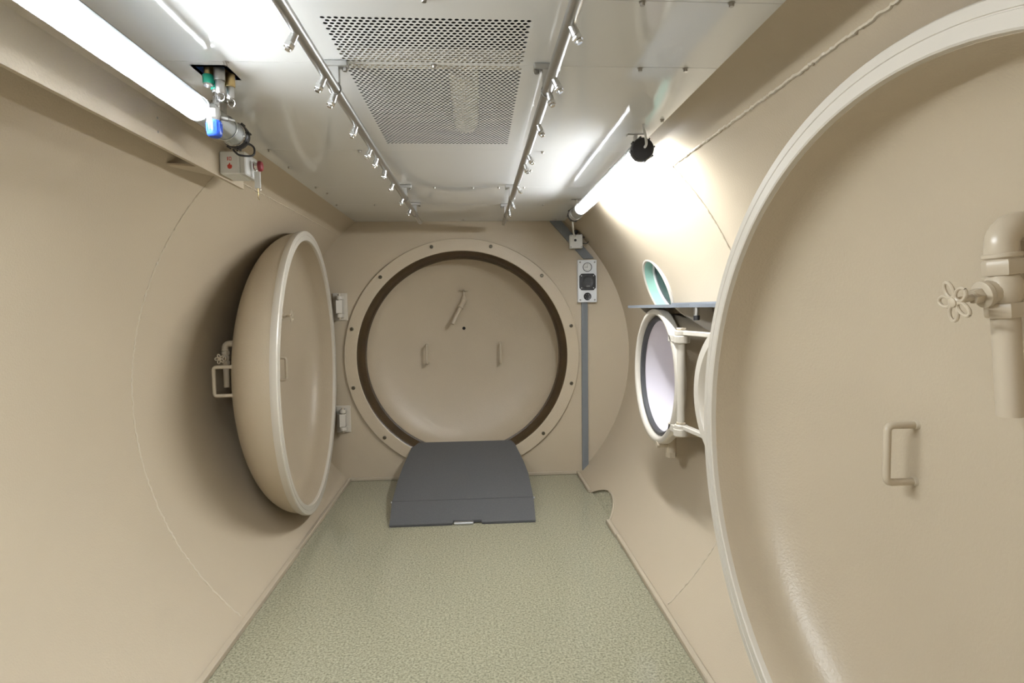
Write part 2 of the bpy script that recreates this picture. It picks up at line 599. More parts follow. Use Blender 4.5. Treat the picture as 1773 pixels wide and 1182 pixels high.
def sheet(y0, y1, rows=None, hole=None):
    mb = MB()
    g = 0.0008
    ya, yb = y0 + g, y1 - g
    for yy in (ya, yb):
        mb.add([(-XE, yy, ZC), (XE, yy, ZC), (XE, yy, ZC + 0.006), (-XE, yy, ZC + 0.006)], [(0, 1, 2, 3)])
    for xx in (-XE, XE):
        mb.add([(xx, ya, ZC), (xx, yb, ZC), (xx, yb, ZC + 0.006), (xx, ya, ZC + 0.006)], [(0, 1, 2, 3)])
    xl, xr = -XE, XE
    if rows:
        px0, px1 = PX0 - PC / 2, PX0 + 31.5 * PC
        py0 = PY0 + rows[0] * PR - PR / 2; py1 = PY0 + rows[-1] * PR + PR / 2
        rect(mb, px1, XE, ya, yb)
        rect(mb, px0, px1, ya, py0)
        rect(mb, px0, px1, py1, yb)
        xr = px0
        for k in rows:
            cy = PY0 + k * PR
            if k % 2 == 0:
                for i in range(32):
                    cx = PX0 + i * PC
                    perf_cell(mb, cx - PC / 2, cx + PC / 2, cy - PR / 2, cy + PR / 2, cx, cy)
            else:
                rect(mb, px0, PX0, cy - PR / 2, cy + PR / 2)
                rect(mb, px1 - PC / 2, px1, cy - PR / 2, cy + PR / 2)
                for i in range(31):
                    cx = PX0 + (i + 0.5) * PC
                    perf_cell(mb, cx - PC / 2, cx + PC / 2, cy - PR / 2, cy + PR / 2, cx, cy)
    if hole:
        hx0, hx1, hy0, hy1 = hole
        rect(mb, xl, hx0, ya, yb); rect(mb, hx1, xr, ya, yb)
        rect(mb, hx0, hx1, ya, hy0); rect(mb, hx0, hx1, hy1, yb)
    else:
        rect(mb, xl, xr, ya, yb)
    name = 'perforated_panel' if rows else 'ceiling_panel'
    return mb.build(name, 'ceiling', ceiling, smooth=30)

HOLE = (-0.598, -0.528, 1.503, 1.577)
sheet(Y0, 1.160)
sheet(1.160, 1.472, rows=list(range(0, 18)))
sheet(1.472, 2.250, rows=list(range(19, 75)), hole=HOLE)
sheet(2.250, 2.905)
sheet(2.905, 3.375)
sheet(3.375, D - 0.012)
# above the sheets: a rib over the joint and a duct behind the grille
mb = MB().box(-0.25, 0.25, 1.22, 2.19, ZC + 0.16, ZC + 0.17)
for a_ in (-0.25, 0.24): mb.box(a_, a_ + 0.01, 1.22, 2.19, ZC + 0.002, ZC + 0.165)
for a_ in (1.22, 2.18): mb.box(-0.25, 0.25, a_, a_ + 0.01, ZC + 0.002, ZC + 0.165)
mb.build('plenum_shade_box', 'hole', ceiling, smooth=0)  # added black box that keeps the space behind the perforations dark
MB().box(-0.239, 0.239, 1.452, 1.512, ZC + 0.004, ZC + 0.03).build('support_rib', 'plenum', ceiling, smooth=0)
MB().lathe([(0.0, 0), (0.045, 0), (0.045, 0.50), (0.0, 0.50)], 24, frame((0.07, 1.66, ZC + 0.085), (0, 1, 0))).build('air_duct', 'plenum', ceiling)
mb = MB().box(HOLE[0] - 0.01, HOLE[1] + 0.01, HOLE[2] - 0.01, HOLE[3] + 0.01, ZC + 0.035, ZC + 0.04)
mb.box(HOLE[0] - 0.01, HOLE[0], HOLE[2] - 0.01, HOLE[3] + 0.01, ZC, ZC + 0.035)
mb.box(HOLE[1], HOLE[1] + 0.01, HOLE[2] - 0.01, HOLE[3] + 0.01, ZC, ZC + 0.035)
mb.box(HOLE[0], HOLE[1], HOLE[3], HOLE[3] + 0.01, ZC, ZC + 0.035)
mb.box(HOLE[0], HOLE[1], HOLE[2] - 0.01, HOLE[2], ZC, ZC + 0.035)
mb.build('service_recess', 'blue_steel', ceiling, smooth=0)

# screws holding the sheets
mb = MB()
mb.lathe([(0.0, -0.0005), (0.0075, -0.0005), (0.0075, -0.0018), (0.0052, -0.0022), (0.0052, -0.0075), (0.0045, -0.0085), (0.0, -0.0085)], 12)
screw_me = mb.mesh('screw', 'bolt')
for x, y in [(-0.511, 1.474), (0.529, 1.477), (0.648, 1.475), (0.441, 1.163), (0.625, 1.160), (-0.68, 2.247), (-0.69, 2.509),
             (-0.688, 2.905), (-0.669, 3.05), (-0.70, 3.377), (-0.722, 3.93), (-0.342, 2.25), (-0.482, 3.379), (-0.311, 2.903),
             (-0.103, 2.908), (0.09, 2.908), (0.22, 2.905), (0.367, 2.255), (0.349, 2.55), (0.349, 2.905),
             (0.505, 3.385), (0.018, 3.942), (0.719, 1.871), (0.002, 1.166), (-0.001, 1.474), (0.70, 2.52), (0.66, 3.94)]:
    place('screw', screw_me, ceiling, Matrix.Translation((x, y, ZC)))

# ------------------------------------------------------------------ hatch flange in the end wall
fl = thing('hatch_flange', 'round beige bolted flange ring around the closed hatch in the end wall', 'flange', (0, D, HZ))
FY = frame((0, 0, 0), (0, -1, 0), (1, 0, 0))
MB().lathe([(RO, 0.002), (RO, 0.017), (RO + 0.004, 0.020), (0.828, 0.020), (0.832, 0.016), (0.832, 0.0)], 128, FY).build('ring', 'paint', fl)
# dark seal lining the opening
MB().lathe([(RO, 0.016), (0.738, 0.012), (0.715, -0.035), (0.703, -0.066), (0.694, -0.070), (0.694, -0.085), (RO, -0.085)], 128, FY).build('seal_ring', 'gasket', fl)
bm = MB()
bm.lathe([(0.0, 0.0), (0.013, 0.0), (0.013, 0.003), (0.0095, 0.004), (0.0095, 0.009), (0.0085, 0.010), (0.0048, 0.010), (0.0045, 0.004), (0.0, 0.004)], 18)
bolt_me = bm.mesh('bolt', 'dark_bolt')
for k in range(12):
    a = radians(15 + 30 * k)
    place('bolt', bolt_me, fl, Matrix.Translation((0.80 * sin(a), -0.020, 0.80 * cos(a))) @ FY.to_3x3().to_4x4())

# ------------------------------------------------------------------ dished doors
def sup(a, s, h, e=2.2, n=30, rev=False):
    p = []
    for i in range(n + 1):
        q = (pi / 2) * i / n
        p.append((a * max(0.0, cos(q)) ** (2 / e), -(s + h * max(0.0, sin(q)) ** (2 / e))))
    p[-1] = (0.0, p[-1][1])
    return p
def d_in(r): return 0.085 + 0.22 * (1 - (r / 0.722) ** 2.2) ** (1 / 2.2)
def d_out(r): return 0.02 + 0.32 * (1 - (r / 0.765) ** 2.2) ** (1 / 2.2)
FX = frame((0, 0, 0), (1, 0, 0), (0, 1, 0))     # lathe axis = door normal (+x is the hollow side)

def dish(parent):
    outer = sup(0.765, 0.02, 0.32)
    inner = sup(0.722, 0.085, 0.22)
    prof = list(reversed(outer)) + [(0.765, -0.016), (0.722, -0.016)] + inner
    MB().lathe(prof, 128, FX).build('dish', 'paint', parent, smooth=50)
    MB().lathe([(0.7225, -0.022), (0.7235, -0.003), (0.7265, 0.0), (0.749, 0.0), (0.750, -0.002), (0.752, -0.002), (0.753, 0.0),
                (0.7715, 0.0), (0.775, -0.004), (0.775, -0.02), (0.768, -0.034), (0.760, -0.034)], 128, FX).build('rim', 'cream', parent, smooth=40)

def handle(parent, y, zc, base, out, half=0.075, r=0.0085):
    """bar handle; out is the x of the grip"""
    s = 0.012
    P = [(base, y, zc + half)]
    sg = 1 if out > base else -1
    P += [Vector((out - sg * s, y, zc + half - 0)) ]
    P += [Vector((out - sg * s + sg * s * sin(a), y, zc + half - s + s * cos(a))) for a in (pi / 6, pi / 3, pi / 2)]
    P += [Vector((out - sg * s + sg * s * cos(a), y, zc - half + s - s * sin(a))) for a in (0, pi / 6, pi / 3, pi / 2)]
    P += [(base, y, zc - half)]
    h = MB().tube(P, r, 14).build('handle', 'paint_smooth', parent)
    for z in (zc + half, zc - half):
        MB().lathe([(0.0, 0.014), (0.010, 0.010), (0.014, 0.0), (0.015, -0.008), (0, -0.008)], 12, frame((base, y, z), (sg, 0, 0))).build('weld', 'weld', h)
    return h

def handwheel(parent, o, axis, R=0.037, up=(0, 0, 1), material='paint_smooth'):
    m = frame(o, axis, up)
    mb = MB()
    for k in range(5):
        a = 2 * pi * k / 5 + 0.3
        c = Vector((0.62 * R * cos(a), 0.62 * R * sin(a), 0))
        # petal loop, longer along the radius
        pts = []
        for i in range(17):
            t = 2 * pi * i / 16
            q = Vector((0.40 * R * cos(t), 0.27 * R * sin(t), 0))
            q = Matrix.Rotation(a, 3, 'Z') @ q
            pts.append(m @ (c + q))
        mb.tube(pts, 0.0032, 8, caps=False)
    mb.lathe([(0, -0.004), (0.009, -0.004), (0.009, 0.005), (0.006, 0.007), (0, 0.007)], 14, m)
    return mb.build('handwheel', material, parent)

def valve(parent, p, drop, wheel_axis, elbow=True, s=1.0, side=1):
    """stop valve: elbow out of the door at the top, hex unions, body with handwheel, pipe dropping down.
       p: centre of the body in door space; elbow runs back to the plate along -x*side"""
    p = Vector(p)
    v = bpy.data.objects.new('valve', None); col.objects.link(v); v.parent = parent; v.empty_display_size = 0.02
    down = Vector(drop).normalized()
    up = -down
    x = Vector((side, 0, 0))
    if elbow:
        top = p + up * 0.060 * s
        c = top + up * 0.018 * s - x * 0.034 * s
        pts = [top - up * 0.004 * s, top + up * 0.010 * s] + arc(c, x, up, 0.034 * s, 0, pi / 2, 8) + [c + up * 0.034 * s - x * 0.075 * s]
        mb = MB().tube(pts, 0.0255 * s, 18)
        mb.cyl(top - up * 0.004 * s, up, 0.0295 * s, 0.009 * s, 18, 0.002)
        mb.build('elbow', 'paint_smooth', v)
        MB().hexa(p + up * 0.026 * s, up, 0.031 * s, 0.027 * s).cyl(p + up * 0.053 * s, up, 0.025 * s, 0.006 * s, 18).build('nut', 'paint_smooth', v)
    ax = Vector(wheel_axis).normalized()
    mb = MB()
    mb.lathe([(0.0, -0.032), (0.022, -0.030), (0.026, -0.018), (0.030, -0.006), (0.030, 0.008), (0.026, 0.02), (0.022, 0.028), (0.0, 0.03)], 20,
             frame(p, up) @ Matrix.Scale(s, 4))
    mb.lathe([(0.0, 0.0), (0.023, 0.0), (0.023, 0.030), (0.0245, 0.032), (0.0245, 0.039), (0.021, 0.041), (0.0, 0.041)], 20, frame(p, ax) @ Matrix.Scale(s, 4))
    mb.build('body', 'paint_smooth', v)
    MB().hexa(p + ax * 0.040 * s, ax, 0.014 * s, 0.016 * s).cyl(p + ax * 0.052 * s, ax, 0.0065 * s, 0.036 * s, 12).build('stem', 'paint_smooth', v)
    handwheel(v, p + ax * 0.088 * s, ax, 0.037 * s, up)
    MB().hexa(p + down * 0.050 * s, up, 0.031 * s, 0.026 * s).build('nut', 'paint_smooth', v)
    MB().tube([p + down * 0.046 * s, p + down * 0.052 * s, p + down * 0.23 * s], [0.0215 * s] * 3, 18).build('drain_pipe', 'paint_smooth', v)
    return v

# open door on the left, hinged to the end wall
dl = thing('hatch_door', 'open beige dished hatch door hinged to the end wall, seen from its rounded back', 'hatch door',
           (-0.82, 3.23, 0.872), 0.082, 'dished pressure hatch doors')
dish(dl)
for y in (-0.30, 0.31):
    handle(dl, y, -0.012, -d_in(0.31) - 0.004, -0.222, 0.068)
valve(dl, (-0.222, 0.11, 0.312), (-0.06, 0, -1), (1, 0, 0))
handle(dl, -0.54, 0.02, -d_out(0.54) + 0.01, -d_out(0.54) - 0.075, 0.066)
handle(dl, 0.30, 0.02, -d_out(0.30) + 0.01, -d_out(0.30) - 0.045, 0.066)
valve(dl, (-d_out(0.36) - 0.028, -0.37, 0.115), (0, 0, -1), (-0.15, -1, 0), s=0.62, side=-1)
# its hinges on the end wall
def hinge(zc):
    h = bpy.data.objects.new('hinge', None); col.objects.link(h); h.parent = dl; h.empty_display_size = 0.02
    inv = (Matrix.Translation((-0.82, 3.23, 0.872)) @ Matrix.Rotation(0.082, 4, 'Z')).inverted()
    h.matrix_local = inv
    MB().box(-0.90, -0.80, D - 0.013, D - 0.001, zc - 0.095, zc + 0.095, bev=0.003).build('plate', 'cream', h, smooth=0)
    for s in (-1, 1):
        mb = MB().cyl((-0.845, D - 0.05, zc + s * 0.062 - 0.013), (0, 0, 1), 0.022, 0.026, 20, 0.003)
        mb.box(-0.867, -0.823, D - 0.05, D - 0.012, zc + s * 0.062 - 0.013, zc + s * 0.062 + 0.013, bev=0.002)
        mb.build('lug', 'cream', h)
    MB().cyl((-0.845, D - 0.05, zc - 0.088), (0, 0, 1), 0.010, 0.176, 14, 0.002).build('pin', 'paint_smooth', h)
    mb = MB()
    P = [(-0.845, D - 0.05, zc), (-0.875, D - 0.075, zc), (-0.90, D - 0.12, zc)]
    mb.prism([(-0.825, D - 0.062), (-0.83, D - 0.034), (-0.872, D - 0.026), (-0.886, D - 0.045), (-0.862, D - 0.078)], zc - 0.044, zc + 0.044)
    mb.build('strap', 'cream', h, smooth=0)
hinge(1.238)
hinge(0.448)

# open door on the right, close to the camera
dr = thing('hatch_door', 'open beige dished hatch door against the wall, hollow side showing handle and stop valve', 'hatch door',
           (0.81, 0.94, 0.876), pi + 0.012, 'dished pressure hatch doors')
dish(dr)
for y in (-0.28, 0.28):
    handle(dr, y, -0.012, -d_in(0.28) - 0.004, -0.222, 0.066)
valve(dr, (-0.228, -0.015, 0.355), (-0.10, 0.0, -1), (1, -0.12, -0.25))

# closed hatch seen through the opening
dc = thing('hatch_door', 'closed beige dished hatch filling the round opening in the end wall, two handles', 'hatch door',
           (0, D + 0.086, HZ), -pi / 2, 'dished pressure hatch doors')
dish(dc)
for y in (-0.285, 0.278):
    handle(dc, y, -0.005, -d_in(0.28) - 0.004, -0.215, 0.072)
# drain valve with slanting pipe
v = bpy.data.objects.new('valve', None); col.objects.link(v); v.parent = dc; v.empty_display_size = 0.02
b0 = Vector((-0.245, 0.003, 0.395))
dd = Vector((0.10, -0.12, -0.235)).normalized()
MB().tube([(-0.31, 0.003, 0.405), (-0.262, 0.003, 0.405), (-0.248, 0.003, 0.398), b0 + dd * 0.012, b0 + dd * 0.06], [0.0215] * 5, 18).build('elbow', 'paint_smooth', v)
mb = MB().cyl(b0 + dd * 0.052, dd, 0.0245, 0.011, 18, 0.002)
mb.build('collar', 'paint_smooth', v)
MB().tube([b0 + dd * 0.06, b0 + dd * 0.205], 0.0155, 16).build('drain_pipe', 'paint_smooth', v)
MB().cyl((-0.248, 0.003, 0.40), (0, 0, 1), 0.018, 0.035, 16, 0.003, 0.012).cyl((-0.248, 0.003, 0.43), (0, 0, 1), 0.007, 0.045, 12).build('body', 'paint_smooth', v)
handwheel(v, (-0.248, 0.003, 0.478), (0, 0, 1), 0.034, (1, 0, 0))
MB().lathe([(0.0, 0.002), (0.012, 0.002), (0.0125, -0.012), (0, -0.012)], 20, frame((-d_in(0.19) + 0.004, 0.0, 0.187), (1, 0, -0.12))).build('bleed_hole', 'hole', dc)

# ------------------------------------------------------------------ loading ramp
rp = thing('access_ramp', 'grey rubber topped ramp leading from the floor up to the closed hatch', 'ramp', (0, 3.13, 0))
YB = D - 3.13
zr = lambda y: 0.012 + (y / YB) * 0.226
def slab(poly, th, m, name, parent, off=0.0):
    n = len(poly)
    ar = sum(poly[i][0] * poly[(i + 1) % n][1] - poly[(i + 1) % n][0] * poly[i][1] for i in range(n))
    if ar < 0: poly = list(reversed(poly))
    vs = [(x, y, zr(y) - th + off) for x, y in poly] + [(x, y, zr(y) + off) for x, y in poly]
    fs = [tuple(reversed(range(n))), tuple(range(n, 2 * n))] + [(i, (i + 1) % n, n + (i + 1) % n, n + i) for i in range(n)]
    return MB().add(vs, fs).build(name, m, parent, smooth=0)
deck = [(-0.362, YB + 0.05), (0.346, YB + 0.05), (0.362, YB - 0.02), (0.402, 0.645), (0.418, 0.50), (0.424, 0.229), (-0.424, 0.229), (-0.420, 0.45), (-0.408, 0.625), (-0.378, YB - 0.02)]
slab(deck, 0.006, 'ramp', 'deck', rp)
slab([(x * 0.995, y if y > 0.3 else y + 0.004) for x, y in deck], 0.008, 'alu', 'deck_plate', rp, -0.0062)
flap = [(-0.424, 0.2245), (0.424, 0.2245), (0.413, 0.0), (0.107, 0.0), (0.107, 0.022), (-0.055, 0.022), (-0.055, 0.0), (-0.408, 0.0)]
slab(flap, 0.005, 'ramp', 'flap', rp)
fe = [(-0.419, 0.219), (0.419, 0.219), (0.411, -0.004), (0.109, -0.004), (0.109, 0.016), (-0.057, 0.016), (-0.057, -0.004), (-0.407, -0.004)]
slab(fe, 0.006, 'rubber', 'flap_base', rp, -0.0055)
MB().box(-0.049, 0.062, -0.008, 0.018, 0.0015, 0.014, bev=0.003).build('latch', 'alu', rp, smooth=0)
for s in (-1, 1):
    # folded side flange under the deck edge
    mb = MB()
    pts = [(s * 0.416, 0.235), (s * 0.412, 0.45), (s * 0.400, 0.63), (s * 0.366, YB - 0.02)]
    for (xa, ya), (xb, yb) in zip(pts[:-1], pts[1:]):
        h = 0.045
        vs = [(xa, ya, max(0.002, zr(ya) - h)), (xb, yb, zr(yb) - h), (xb, yb, zr(yb) - 0.0145), (xa, ya, zr(ya) - 0.0145)]
        vs += [(x - s * 0.004, y, z) for x, y, z in vs]
        mb.add(vs, [(0, 1, 2, 3), (7, 6, 5, 4), (0, 4, 5, 1), (3, 2, 6, 7)])
    mb.build('side_flange', 'alu', rp, smooth=0)
    MB().cyl((s * 0.41, 0.232, zr(0.232) - 0.008), (s, 0, 0), 0.005, 0.022, 10, 0.001).build('hinge_pin', 'alu', rp)
    MB().box(s * 0.30 - 0.02, s * 0.30 + 0.02, YB - 0.12, YB - 0.08, 0.0, zr(YB - 0.12) - 0.014).build('leg', 'alu', rp, smooth=0)

# ------------------------------------------------------------------ tubular lamps
def lamp(label, x, z, y0, y1, tray, lit0, lit1, glow):
    L = y1 - y0
    t = thing('tube_lamp', label, 'lamp', (x, y0, z), 0.0, 'clear tubular ceiling lamps')
    FYp = frame((0, 0, 0), (0, 1, 0), (1, 0, 0))      # lathe local: x->x, y-> -z? handled by angles
    MB().lathe([(0.0345, 0.02), (0.0345, L - 0.02)], 40, FYp).build('clear_cover', 'tube_clear', t)
    # white reflector tray: upper half shell
    mb = MB()
    n = 20
    vs = []
    for yy in (lit0 - y0, lit1 - y0):
        for i in range(n + 1):
            a = radians(tray[0]) + radians(tray[1] - tray[0]) * i / n
            vs.append((0.0325 * cos(a), yy, 0.0325 * sin(a)))
    fs = [(i, i + 1, n + 2 + i, n + 1 + i) for i in range(n)]
    mb.add(vs, fs)
    mb.build('reflector', 'tray', t)
    MB().lathe([(0, 0), (0.013, 0), (0.0165, 0.004), (0.0165, lit1 - lit0 - 0.014), (0.013, lit1 - lit0 - 0.01), (0, lit1 - lit0 - 0.01)], 20,
               frame((0, lit0 - y0 + 0.005, -0.003), (0, 1, 0))).build('fluorescent_tube', glow, t)
    # opaque white gear sections between the lit length and the end caps
    for a, b in ((0.02, lit0 - y0), (lit1 - y0, L - 0.02)):
        if b - a > 0.012:
            MB().lathe([(0.0, a), (0.0335, a), (0.0335, b - 0.003), (0.031, b), (0.0, b)] if a < 0.1 else
                       [(0.0, a), (0.031, a), (0.0335, a + 0.003), (0.0335, b), (0.0, b)], 36, FYp).build('gear_sleeve', 'white', t)
    for yy, d in ((0.03, -1), (L - 0.03, 1)):
        c = bpy.data.objects.new('end_cap', None); col.objects.link(c); c.parent = t; c.empty_display_size = 0.02
        MB().lathe([(0.0335, 0.0), (0.0362, 0.0), (0.0368, 0.003), (0.0368, 0.010), (0.0335, 0.012)], 36, frame((0, yy - d * 0.018, 0), (0, d, 0))).build('clamp_ring', 'chrome', c)
        mb = MB().lathe([(0.033, -0.006), (0.0385, -0.004), (0.0395, 0.0), (0.0395, 0.020), (0.036, 0.026), (0.022, 0.028), (0.0, 0.028)], 36, frame((0, yy, 0), (0, d, 0)))
        for k in range(8):
            a = 2 * pi * k / 8 + 0.2
            mb.box(-0.004, 0.004, -0.0025, 0.0025, 0.0, 0.022, frame((0.0395 * cos(a), yy, 0.0395 * sin(a)), (0, d, 0), (cos(a), 0, sin(a))))
        mb.build('cap', 'black', c)
    # bracket holding the lamp under the sheet
    for yy in (0.10, L - 0.10):
        br = MB().box(-0.03, 0.03, yy - 0.012, yy + 0.012, ZC - z - 0.004, ZC - z - 0.0008)
        br.box(-0.004, 0.004, yy - 0.012, yy + 0.012, 0.034, ZC - z - 0.003)
        br.torus(0.0358, 0.0016, frame((0, yy, 0), (0, 1, 0)), 36, 8)
        br.build('bracket', 'steel', t)
    return t

LX, LZ = -0.634, 1.750
lampL = lamp('bright tubular lamp along the ceiling beside the gas regulator', LX, LZ, 0.45, 1.845, (2, 243), 0.55, 1.575, 'glow_left')
RX, RZ = 0.676, 1.750
lampR = lamp('tubular lamp with round black end cap above the porthole', RX, RZ, 1.935, 3.32, (8, 174), 1.975, 3.085, 'glow_right')
# lamp leads
MB().tube(catmull([(0.0, 1.39, -0.004), (0.012, 1.415, -0.006), (0.030, 1.435, -0.018), (0.030, 1.425, -0.045), (0.002, 1.40, -0.052), (-0.012, 1.395, -0.043), (-0.018, 1.395, -0.035)], 8), 0.0032, 8).build('cable', 'black', lampL)
MB().cyl((-0.002, 1.388, -0.002), (0.3, 1, 0), 0.0055, 0.018, 10, 0.001).build('cable_gland', 'orange', lampL)
MB().tube(catmull([(0.0, -0.012, 0.0), (0.0, -0.03, 0.006), (-0.004, -0.034, 0.03), (-0.006, -0.02, 0.06), (-0.006, -0.018, 0.076)], 8), 0.0045, 8).build('cable', 'clear', lampR)
MB().tube(catmull([(0.0, 1.40, -0.005), (0.004, 1.44, -0.012), (0.015, 1.50, -0.05), (0.07, 1.78, -0.06), (0.110, 1.96, -0.045)], 8), 0.0055, 8).build('cable', 'clear', lampR)

# ------------------------------------------------------------------ spray pipes under the ceiling
def pipe_line(label, x, side, y0, y1, nozzles, clamps):
    z = 1.760
    t = thing('spray_pipe', label, 'pipe', (x, y0, z), 0.0, 'stainless spray pipes under the ceiling')
    MB().lathe([(0, 0), (0.0115, 0), (0.0130, 0.002), (0.0130, y1 - y0 - 0.002), (0.0115, y1 - y0), (0.0085, y1 - y0), (0.0085, y1 - y0 - 0.01), (0, y1 - y0 - 0.01)], 24, frame((0, 0, 0), (0, 1, 0))).build('pipe', 'steel', t)
    stub = MB().lathe([(0, 0), (0.0078, 0), (0.0078, 0.020), (0.0086, 0.021), (0.0086, 0.034), (0, 0.034)], 16).mesh('nozzle', 'steel')
    tip = MB().hexa((0, 0, 0.032), (0, 0, 1), 0.0105, 0.010).cyl((0, 0, 0.042), (0, 0, 1), 0.0065, 0.006, 12, 0.001).mesh('tip', 'chrome')
    for y, lean in nozzles:
        d = Vector((side * sin(lean), -0.12, -cos(lean)))
        nz = place('nozzle', stub, t, frame((0, y - y0, 0), d))
        place('tip', tip, nz)
    for y in clamps:
        c = MB().box(-0.034, 0.034, y - y0 - 0.012, y - y0 + 0.012, ZC - z - 0.016, ZC - z - 0.001, bev=0.002)
        c.box(-0.012, 0.012, y - y0 - 0.010, y - y0 + 0.010, 0.010, ZC - z - 0.015)
        o = c.build('clamp', 'steel', t, smooth=0)
        MB().torus(0.0145, 0.0014, frame((0, y - y0 + 0.004, 0), (0, 1, 0.12)), 32, 8).build('band', 'zinc', o)
        for s in (-1, 1):
            MB().hexa((s * 0.026, y - y0, ZC - z - 0.016), (0, 0, -1), 0.0062, 0.008).build('nut', 'zinc', o)
    return t
pipe_line('steel spray pipe under the ceiling on the gas regulator side of the grille', -0.246, -1, Y0 + 0.01, 3.64,
          [(1.165, .42), (1.375, .42), (1.475, .35), (1.725, .35), (1.965, .45), (2.075, .3), (2.25, .2), (2.49, .45), (2.81, .4), (3.11, .3), (0.8, .4)], [1.462, 2.86, 3.32])
pipe_line('steel spray pipe under the ceiling on the porthole side of the grille', 0.284, 1, Y0 + 0.01, 3.70,
          [(1.115, .40), (1.365, .42), (1.45, .25), (1.70, .35), (2.03, .45), (2.155, .3), (2.53, .45), (2.93, .4), (3.16, .2), (0.8, .4)], [1.462, 2.86, 3.37])

# ------------------------------------------------------------------ lamp shield rail on the left wall
rail = thing('shield_rail', 'long beige steel plate on the wall beneath the bright tubular lamp', 'rail', (-0.784, Y0, 1.675))
mb = MB()
mb.prism([(0.0, 0.0), (2.115, 0.0), (2.115, 0.045), (1.93, 0.114), (0.0, 0.114)], -0.006, 0.006, Matrix(((0, 0, 1, 0), (1, 0, 0, 0), (0, 1, 0, 0), (0, 0, 0, 1))))
mb.build('plate', 'paint', rail, smooth=0)
MB().prism([(0.0, 1.80), (0.0, 1.97), (-0.098, 1.80), (-0.098, 1.775)], 0.006, 0.012).build('gusset', 'paint', rail, smooth=0)
for z in (0.074, 0.036):
    MB().lathe([(0, 0.0065), (0.0035, 0.0065), (0.0035, 0.002), (0, 0.002)], 12, frame((0, 1.535, z), (1, 0, 0))).build('screw_hole', 'zinc', rail)

# ------------------------------------------------------------------ alarm box with red button
ab = thing('alarm_box', 'small white box with red push button and red fire symbol on the rail end', 'button box', (-0.777, 2.035, 1.684))
MB().box(0.0, 0.066, 0.0, 0.11, 0.0, 0.078, bev=0.004).build('body', 'white', ab, smooth=0)
MB().box(0.0665, 0.088, 0.0005, 0.1095, 0.0, 0.0775, bev=0.004).build('lid', 'grey_lid', ab, smooth=0)
MB().lathe([(0, 0), (0.0165, 0), (0.0165, 0.010), (0.013, 0.012), (0.011, 0.026), (0, 0.026)], 24, frame((0.088, 0.055, 0.040), (1, 0, 0))).build('button_collar', 'chrome', ab)
MB().lathe([(0, 0), (0.014, 0.0), (0.0185, 0.003), (0.0185, 0.009), (0.015, 0.014), (0.008, 0.016), (0, 0.0165)], 24, frame((0.110, 0.055, 0.040), (1, 0, 0))).build('push_button', 'red', ab)
# printed symbols on the face towards the room
fr = Matrix(((1, 0, 0, 0.034), (0, 0, -1, -0.0002), (0, 1, 0, 0), (0, 0, 0, 1)))
mb = MB()
mb.box(-0.007, -0.004, 0.046, 0.058, 0, 0.0004, fr).box(-0.001, 0.007, 0.046, 0.048, 0, 0.0004, fr).box(-0.001, 0.007, 0.056, 0.058, 0, 0.0004, fr)
mb.box(-0.001, 0.001, 0.048, 0.056, 0, 0.0004, fr).box(0.005, 0.007, 0.048, 0.056, 0, 0.0004, fr)
mb.build('call_symbol', 'red_print', ab, smooth=0)
flame = [(-0.006, 0.020), (0.0, 0.017), (0.007, 0.020), (0.009, 0.027), (0.006, 0.033), (0.004, 0.030), (0.001, 0.039), (-0.003, 0.033), (-0.008, 0.029)]
MB().prism(flame, 0, 0.0004, fr).build('flame_symbol', 'red_print', ab, smooth=0)
MB().tube([(-0.006 + 0.05, 0.045, 0.078), (0.044, 0.045, 0.098)], 0.0035, 10).build('cable_entry', 'black', ab)
# seal hanging from the button
tg = thing('safety_seal', 'clear plastic seal and wire loop hanging from the red push button', 'seal', (-0.671, 2.09, 1.722))
MB().box(-0.011, 0.011, -0.002, 0.002, -0.075, -0.016, bev=0.0018).build('sleeve', 'clear', tg, smooth=0)
mb = MB().torus(0.0105, 0.0007, frame((0, 0, -0.079), (0, 1, 0)), 24, 6)
mb.build('wire_loop', 'bolt', tg)
MB().tube([(0.0, 0, -0.073), (0.001, 0, -0.098), (-0.002, 0.001, -0.106), (0.004, 0, -0.116)], 0.0013, 6).build('wire_tail', 'brass', tg)

# ------------------------------------------------------------------ gas outlets and regulator
def coupling(label, x, y, zt, rings, loop=None):
    """rings: list of (material, name, r, z_top, z_bottom)"""
    t = thing('gas_coupling', label, 'coupling', (x, y, zt), 0.0, 'gas couplings in the ceiling recess')
    for m, nme, r, a, b in rings:
        mb = MB()
        if nme == 'nut':
            mb.hexa((0, 0, b - zt), (0, 0, 1), r, a - b)
        else:
            mb.lathe([(0, b - zt), (r * 0.9, b - zt), (r, b - zt + 0.002), (r, a - zt - 0.002), (r * 0.9, a - zt), (0, a - zt)], 22)
        mb.build(nme, m, t)
    if loop:
        MB().torus(0.010, 0.0007, frame((0.002, 0, loop - zt), (0.3, 1, 0.2)), 28, 6).build('wire_ring', 'chrome', t)
        MB().tube(catmull([(-0.006, 0, loop - zt + 0.012), (-0.009, 0, loop - zt + 0.002), (-0.003, 0, loop - zt - 0.010), (0.004, 0, loop - zt - 0.014)], 5), 0.0008, 6).build('chain', 'chrome', t)
    return t
coupling('empty green ringed gas coupling nearest the tubular lamp', -0.574, 1.518, 1.862,
         [('brass', 'nut', 0.012, 1.862, 1.832), ('brass', 'neck', 0.0095, 1.834, 1.806), ('green', 'collar', 0.0135, 1.810, 1.788), ('chrome', 'socket', 0.0125, 1.789, 1.782)])
coupling('green ringed gas coupling that carries the blue knobbed regulator', -0.563, 1.535, 1.862,
         [('brass', 'nut', 0.0105, 1.862, 1.815), ('brass', 'neck', 0.008, 1.818, 1.795), ('green', 'collar', 0.0125, 1.798, 1.779), ('chrome', 'socket', 0.011, 1.780, 1.773)])
